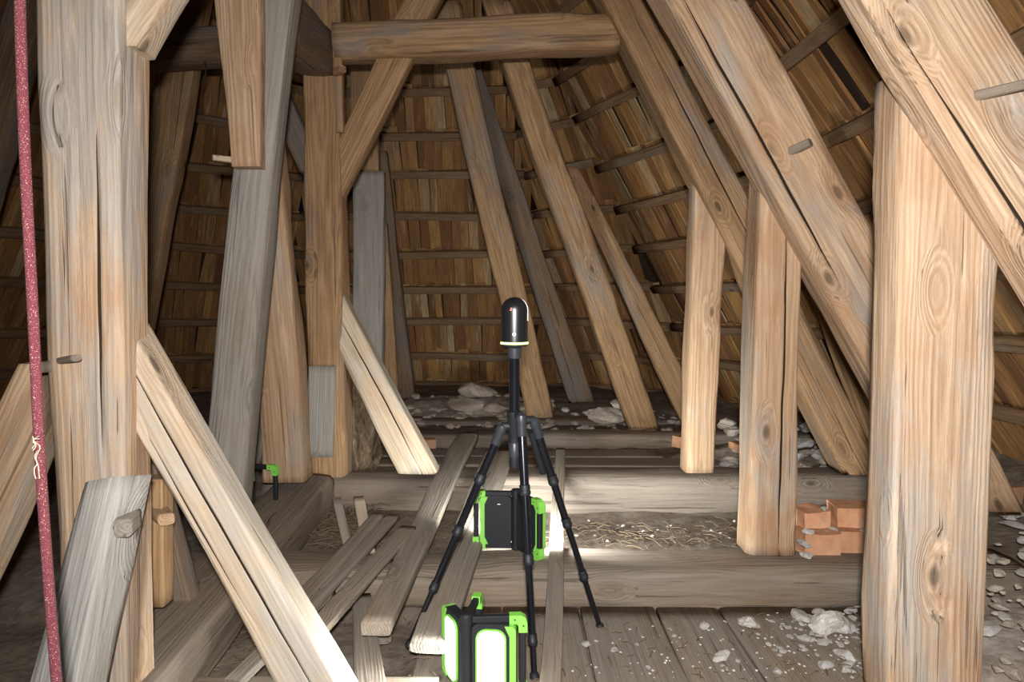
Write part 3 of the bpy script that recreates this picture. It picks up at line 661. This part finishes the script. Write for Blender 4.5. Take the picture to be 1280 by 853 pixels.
litter('straw', 'straw and wood splinters in the gap between the two nearest tie beams', ((530, 940), (655, 684)), 420, .01, .08, 'straw', .016)
litter('straw', 'tangle of straw beside the rotten stump', ((385, 470), (630, 685)), 380, .02, .10, 'straw', .02)
litter('straw', 'straw and shavings around the tripod feet', ((430, 1080), (770, 850)), 130, .006, .035, 'straw', .022)
litter('straw', 'dry bits on the ground behind the pale cracked brace', ((190, 330), (760, 850)), 200, .01, .07, 'straw', .012)

# ================================================================== TRIPOD + SCANNER
TY = 1.96
T = empty('tripod', (P(643, 560, TY).x, TY, .02)); tag(T, 'black tripod with three telescopic legs standing astride the loose boards', 'tripod'); To = Vector(T.location)
def L_(p): return Vector(p) - To
zt = P(643, 434, TY).z; z1 = P(643, 514, TY).z; z2 = P(643, 583, TY).z
def zz(py): return P(643, py, TY).z - To.z
lathe('centre_column', [(.0155, zz(516)), (.0155, zz(446)), (.0125, zz(445))][::-1] and [(.0150, zz(516)), (.0150, zz(449)), (.0155, zz(448))], M['carbon'], T, 28)
lathe('column_collar', [(.018, zz(448)), (.0185, zz(447)), (.021, zz(436)), (.019, zz(434.5))], M['darkgrey'], T, 28)
lathe('hub', [(.017, zz(553)), (.0175, zz(545)), (.019, zz(544)), (.019, zz(533)), (.0205, zz(532)), (.0205, zz(522)), (.022, zz(521)), (.022, zz(515)), (.0165, zz(514))], M['black'], T, 28)
lathe('column_grip', [(.016, zz(571)), (.0165, zz(570)), (.0165, zz(554)), (.015, zz(553))], M['darkgrey'], T, 28)
lathe('column_end_cap', [(.0145, zz(585)), (.0155, zz(584)), (.0155, zz(571))], M['black'], T, 28)
def leg(top, foot, joints, mark=False):
    A, B = L_(top), L_(foot); d = B - A; Lg = d.length; u = d / Lg
    rad = [.0125, .0112, .0098, .0082, .0066]
    ts = [0] + joints + [1]
    sec = []
    for k in range(len(ts) - 1): sec += [(rad[k], ts[k] * Lg), (rad[k], ts[k + 1] * Lg)]
    lg = lathe('leg', sec, M['carbon'], T, 20)
    lg.matrix_local = Matrix.Translation(A) @ u.to_track_quat('Z', 'Y').to_matrix().to_4x4()
    for k, t in enumerate(joints):
        r = rad[k] + .0028; c = t * Lg
        s = lathe('leg_lock', [(r - .002, c - .018), (r, c - .016), (r, c - .002), (r + .0012, c), (r + .0012, c + .006), (r - .001, c + .012)], M['black'], lg, 18)
    # hinge block at the top
    s = lathe('leg_hinge', [(.010, -.012), (.0155, -.008), (.0155, .012), (.0145, .014), (.0145, .045), (.0125, .05)], M['darkgrey'], lg, 18)
    ft = lathe('rubber_foot', [(.008, Lg - .012), (.0125, Lg - .008), (.0135, Lg + .004), (.008, Lg + .008)], M['black'], lg, 16)
    return lg, A, u, Lg
def frac(top, foot, py, tp, fp): return (py - tp) / (fp - tp)
fl = P(512, 806, 1.93); fr = P(750, 784, 2.10); fm = P(668, 846, 1.80)
leg(P(627, 536, 1.955), fl, [.235, .475, .735])
leg(P(668, 528, 1.975), fr, [.27, .475, .735])
lg, A, u, Lg = leg(P(651.5, 524, 1.925), fm, [.29, .56, .865])
# brackets tying the leg tops to the hub
for (px, py, Y) in ((627, 533, 1.955), (668, 525, 1.975), (651.5, 520, 1.925)):
    p = L_(P(px, py, Y)); q = Vector((0, 0, p.z)); tube('leg_bracket', q, p, .013, .011, M['black'], T, 14)
# carrying strap pouch folded behind the right leg
pa, pb = L_(P(664, 540, 1.985)), L_(P(679, 592, 2.03)); tube('strap', pa, pb, .011, .009, M['black'], T, 10)
# printed marks on the middle leg (a white S-like hook, a dash, a drop, a red and white badge, a pale arrow)
def print_mark(pts_polys, t, m, name='print'):
    """flat marks lying just proud of the tube, in leg-local metres (x across, y along)"""
    c = A + u * (t * Lg); toc = (Vector((0, 0, CAMZ)) - To - c); n = (toc - u * toc.dot(u)).normalized(); x = n.cross(u) ; x = x if x.x > 0 else -x
    bm = bmesh.new()
    for poly in pts_polys:
        bottom = []
        for (a, b) in poly:
            ang = a / .0128; bottom.append(c + (x * math.sin(ang) + n * math.cos(ang)) * .01275 + u * b)
        top = [q + n * .0005 for q in bottom]
        vb = [bm.verts.new(q) for q in bottom]; vt = [bm.verts.new(q) for q in top]
        bm.faces.new(vt); bm.faces.new(vb[::-1]); k = len(vb)
        for i in range(k): bm.faces.new((vb[i], vb[(i + 1) % k], vt[(i + 1) % k], vt[i]))
    o = from_bm(name, bm, m); o.parent = lg; o.matrix_parent_inverse = lg.matrix_local.inverted(); return o
def arc(r, a0, a1, w_, n=10, cx=0, cy=0):
    return [[(cx + r_ * math.cos(R(a)), cy + r_ * math.sin(R(a))) for (r_, a) in ((r, a0 + (a1 - a0) * i / n), (r + w_, a0 + (a1 - a0) * i / n), (r + w_, a0 + (a1 - a0) * (i + 1) / n), (r, a0 + (a1 - a0) * (i + 1) / n))] for i in range(n)]
def disc(r, cx=0, cy=0, n=16, sy=1): return [[(cx + r * math.cos(2 * math.pi * i / n), cy + sy * r * math.sin(2 * math.pi * i / n)) for i in range(n)]]
print_mark(arc(.0030, -150, 120, .0018, 12, .0005, 0) + arc(.002, 60, 260, .0017, 8, .0005, -.0062) + [[(-.004, .0085), (.004, .0075), (.004, .0095), (-.004, .0105)]], .185, M['white'])
print_mark(disc(.0032, 0, 0, 14, 1.4), .224, M['white'])
print_mark(disc(.0018, 0, -.005, 10), .224, M['red'])
print_mark(disc(.0052), .247, M['white']); print_mark(arc(.0030, 0, 360, .0016, 16), .2475, M['red'])
print_mark([[(0, -.004), (.0042, .004), (-.0042, .004)]], .268, M['white'])

S = empty('laser_scanner', (To.x, TY, zt + .002)); tag(S, 'glossy black domed laser scanner with a glowing lime ring, on top of the tripod', 'scanner')
Rb = 16.6 / F * TY; Hs = P(643, 371.5, TY).z - S.location.z
prof = [(Rb * .93, .0), (Rb * .97, .003), (Rb * .97, .007)]
lathe('base', prof, M['black'], S, 48)
lathe('light_ring', [(Rb * 1.0, .0065), (Rb * 1.06, .0075), (Rb * 1.06, .0120), (Rb * 1.0, .0130)], M['ringglow'], S, 48)
dome = [(Rb * .99, .0125), (Rb, .016), (Rb, Hs - Rb)] + [(Rb * math.cos(R(a)), Hs - Rb + Rb * math.sin(R(a))) for a in range(6, 91, 6)]
dome[-1] = (.0004, Hs)
body = lathe('housing', dome, M['blackgloss'], S, 64)
for nm, r_, m_, dz_, dx_ in (('power_button', .0042, 'darkgrey', .036, -.001), ):
    b_ = tube('power_button', (dx_, -Rb - .0012, dz_), (dx_, -Rb + .004, dz_), .0050, .0050, M['white'], body, 20)
    tube('button_face', (0, 0, -.0005), (0, 0, .002), .0036, .0036, M['darkgrey'], b_, 16)
bm = bmesh.new()   # small red mark near the dome
for (a, b_) in (((-.013, .103), (-.007, .106)), ((-.011, .1075), (-.0065, .111))):
    box(bm, a[0], b_[0], -Rb * .985 - .0006, -Rb * .96, a[1], b_[1])
from_bm('red_mark', bm, M['red'], body)
# pale seam down the right of the dome
bm = bmesh.new(); pts = [(Rb * math.cos(R(a)), Hs - Rb + Rb * math.sin(R(a))) for a in (55, 45, 35, 25, 15, 5)] + [(Rb, Hs - Rb - .01 * k) for k in range(0, 4)]
ring = [[bm.verts.new(((r_ + o_) * math.cos(R(-8)) , (r_ + o_) * math.sin(R(-8)) + s_, z_)) for (o_, s_) in ((-.0005, -.001), (.0012, -.001), (.0012, .001), (-.0005, .001))] for (r_, z_) in pts]
for a, b_ in zip(ring, ring[1:]):
    for j in range(4): bm.faces.new((a[j], a[(j + 1) % 4], b_[(j + 1) % 4], b_[j]))
from_bm('seam', bm, M['white'], body)

# ================================================================== FOLDING WORK LIGHTS
def bar(name, pts, wd, m, parent):
    """square rubber bar through points, mitred"""
    bm = bmesh.new(); rings = []
    for i, p in enumerate(pts):
        p = Vector(p); a = (p - Vector(pts[i - 1])).normalized() if i else (Vector(pts[1]) - p).normalized(); b = (Vector(pts[i + 1]) - p).normalized() if i < len(pts) - 1 else a
        t = (a + b).normalized(); s = t.cross(Vector((0, 1, 0))).normalized() * wd / 2 / max(.5, t.dot(a)); yv = Vector((0, wd / 2, 0))
        c = .3; rings.append([bm.verts.new(p + s * x + yv * y) for (x, y) in ((1, 1 - c), (1 - c, 1), (-1 + c, 1), (-1, 1 - c), (-1, -1 + c), (-1 + c, -1), (1 - c, -1), (1, -1 + c))])
    for a, b in zip(rings, rings[1:]):
        for j in range(8): bm.faces.new((a[j], a[(j + 1) % 8], b[(j + 1) % 8], b[j]))
    bm.faces.new(rings[0][::-1]); bm.faces.new(rings[-1]); return from_bm(name, bm, m, parent)
def rounded(x0, x1, z0, z1, r, n=6):
    out = []
    for (cx, cz, a0) in ((x1 - r, z1 - r, 0), (x0 + r, z1 - r, 90), (x0 + r, z0 + r, 180), (x1 - r, z0 + r, 270)):
        for i in range(n + 1): a = R(a0 + 90 * i / n); out.append((cx + r * math.cos(a), cz + r * math.sin(a)))
    return out
def slab(name, outline, y0, y1, m, parent, bev=.002):
    bm = bmesh.new(); a = [bm.verts.new((x, y0, z)) for x, z in outline]; b = [bm.verts.new((x, y1, z)) for x, z in outline]; k = len(a)
    bm.faces.new(a); bm.faces.new(b[::-1])
    for i in range(k): bm.faces.new((a[i], b[i], b[(i + 1) % k], a[(i + 1) % k]))
    return from_bm(name, bm, m, parent)
def work_light(label, loc, rz, wings, handles, power, H=.235, tilt=0, on=True):
    root = empty('work_light', loc, rz); root.rotation_euler = (0, tilt, rz); tag(root, label, 'work light', 'folding green and black work lights')
    lathe('hinge_column', [(.016, 0), (.019, .003), (.019, .02), (.0165, .022), (.0165, H - .022), (.019, H - .02), (.019, H - .002), (.014, H + .004)], M['black'], root, 24)
    for (ang, mir) in wings:
        mir = -1 if mir else 1
        wg = slab('lamp_panel', rounded(.016, .118, .018, H - .018, .018), -.012, .016, M['black'], root)
        wg.rotation_euler = (0, 0, R(ang)); wg.scale = (mir, 1, 1)
        # green side trim shaped like a bracket
        out = [(.100, .022), (.122, .022), (.128, .032), (.128, H - .032), (.122, H - .022), (.100, H - .022), (.106, H - .036), (.112, H - .048), (.112, .048), (.106, .036)]
        slab('side_trim', out, -.015, .020, M['green'], wg)
        sgn = -1
        rim = rounded(.026, .104, .030, H - .030, .026); inr = rounded(.031, .099, .035, H - .035, .022)
        bm = bmesh.new(); o1 = [bm.verts.new((x, -.017, z)) for x, z in rim]; i1 = [bm.verts.new((x, -.017, z)) for x, z in inr]; o0 = [bm.verts.new((x, -.011, z)) for x, z in rim]; i0 = [bm.verts.new((x, -.011, z)) for x, z in inr]; k = len(o1)
        for i in range(k):
            j = (i + 1) % k; bm.faces.new((o1[i], o1[j], i1[j], i1[i])); bm.faces.new((o0[i], o1[i], o1[j], o0[j])); bm.faces.new((i1[i], i0[i], i0[j], i1[j]))
        from_bm('bezel', bm, M['green'], wg)
        slab('led_panel', inr, -.0150, -.0115, M['glow'] if on else M['led_off'], wg)
        if on: lt = area('led_light', (.065, -.019, H / 2), (.065, -1, H / 2), .06, .16, power, (.96, 1.0, .97), wg, spread=130)
        # small white rating mark on the back of the panel
        rbox('label_plate', .055, .066, .0155, .0168, H - .05, H - .047, M['white'], wg, .0004, 1)
    for ang in handles:
        hd = bar('handle', [(.012, 0, .012), (.132, 0, .012), (.144, 0, .024), (.144, 0, H - .024), (.132, 0, H - .012), (.012, 0, H - .012)], .017, M['black'], root)
        hd.rotation_euler = (0, 0, R(ang))
        for (zc, sg) in ((H - .012, 1), (.012, -1)):
            outl = [(.110, zc - sg * .011), (.110, zc + sg * .011), (.140, zc + sg * .011), (.152, zc + sg * .004), (.156, zc - sg * .010), (.156, zc - sg * .034), (.134, zc - sg * .034), (.133, zc - sg * .016), (.128, zc - sg * .011)]
            cb = slab('corner_guard', outl if sg > 0 else outl[::-1], -.0115, .0115, M['green'], hd)
            for (sx, sz) in ((.124, zc), (.146, zc - sg * .016)):
                for yy in (-1, 1): tube('screw', (sx, yy * .0105, sz), (sx, yy * .0128, sz), .0024, .0022, M['black'], cb, 8)
    return root
w1 = P(582, 800, 1.68)
work_light('lit green and black work light in front of the tripod, glaring at the camera', (w1.x, 1.70, .015), 0, ((-4, 0), (-62, 1)), (3, 80), LED_POWER['front'], H=.228)
w2 = P(645, 660, 2.44)
work_light('green and black work light seen from behind between the tripod legs', (w2.x, 2.42, .152), 0, ((176, 0), (136, 1)), (178, -56), LED_POWER['middle'], H=.215)
w3 = P(306, 610, 2.92)
work_light('green and black work light half hidden behind the pale cracked brace', (w3.x + .02, 2.88, .135), 0, ((150, 0), (-70, 1)), (-14, -60), 0, H=.225, on=False)

# ================================================================== ROPE
def curve_tube(name, pts, r, m, label=None, cat=None, parent=None):
    cu = bpy.data.curves.new(name, 'CURVE'); cu.dimensions = '3D'; cu.bevel_depth = r; cu.bevel_resolution = 5
    s = cu.splines.new('NURBS'); s.points.add(len(pts) - 1); s.use_endpoint_u = True; s.order_u = 3
    for q, p in zip(s.points, pts): q.co = (*p, 1)
    o = bpy.data.objects.new(name + '_c', cu); COL.objects.link(o); dg = bpy.context.evaluated_depsgraph_get()
    me = bpy.data.meshes.new_from_object(o.evaluated_get(dg)); bpy.data.objects.remove(o)
    o = link(name, me, m, parent, True)
    if label: tag(o, label, cat)
    return o
m, nt, b = mat('red_braided_rope'); N = NB(nt); tc = N.n('ShaderNodeTexCoord')
v1 = N.n('ShaderNodeTexVoronoi'); v1.inputs['Scale'].default_value = 900; N.l(N.mapping(tc.outputs['Object'], (1, 1, .6)), v1.inputs['Vector'])
ns = N.noise(tc.outputs['Object'], 700, 2)
c = N.mix(N.ramp(v1.outputs['Distance'], [(.15, 0), (.6, 1)]), (.21, .036, .052), (.11, .018, .028)); c = N.mix(N.ramp(ns, [(.63, 0), (.68, .8)]), c, (.70, .50, .38))
N.l(c, b.inputs['Base Color']); b.inputs['Roughness'].default_value = .85
bp = N.n('ShaderNodeBump'); bp.inputs['Strength'].default_value = .7; bp.inputs['Distance'].default_value = .002; N.l(v1.outputs['Distance'], bp.inputs['Height']); N.l(bp.outputs[0], b.inputs['Normal']); M['rope'] = m
RY = .92
rope = curve_tube('rope', [P(x, y, RY) for x, y in ((22, -160), (24, -60), (26, 60), (33, 240), (42, 400), (49, 560), (60, 720), (72, 870), (84, 1010), (92, 1240))], .0067, M['rope'], 'taut red braided rope with a frayed thread, hanging at the left edge', 'rope')
fr_ = []
for k in range(5):
    q = [P(44 + rr.uniform(-5, 7), 562 + i * 9 * (1 if k % 2 else -.4) + rr.uniform(-3, 3), RY - .012 - rr.uniform(0, .006)) for i in range(5)]
    curve_tube('frayed_thread', q, .0007, M['pale'], parent=rope)
# iron hook under the dark collar beam
curve_tube('iron_hook', [P(256, 78, 3.42), P(258, 88, 3.40), P(256, 96, 3.40), P(252, 104, 3.42)], .004, M['iron'], parent=bpy.data.objects['collar_beam.001'])
hk = bpy.data.objects['iron_hook']; hk.matrix_parent_inverse = hk.parent.matrix_world.inverted()
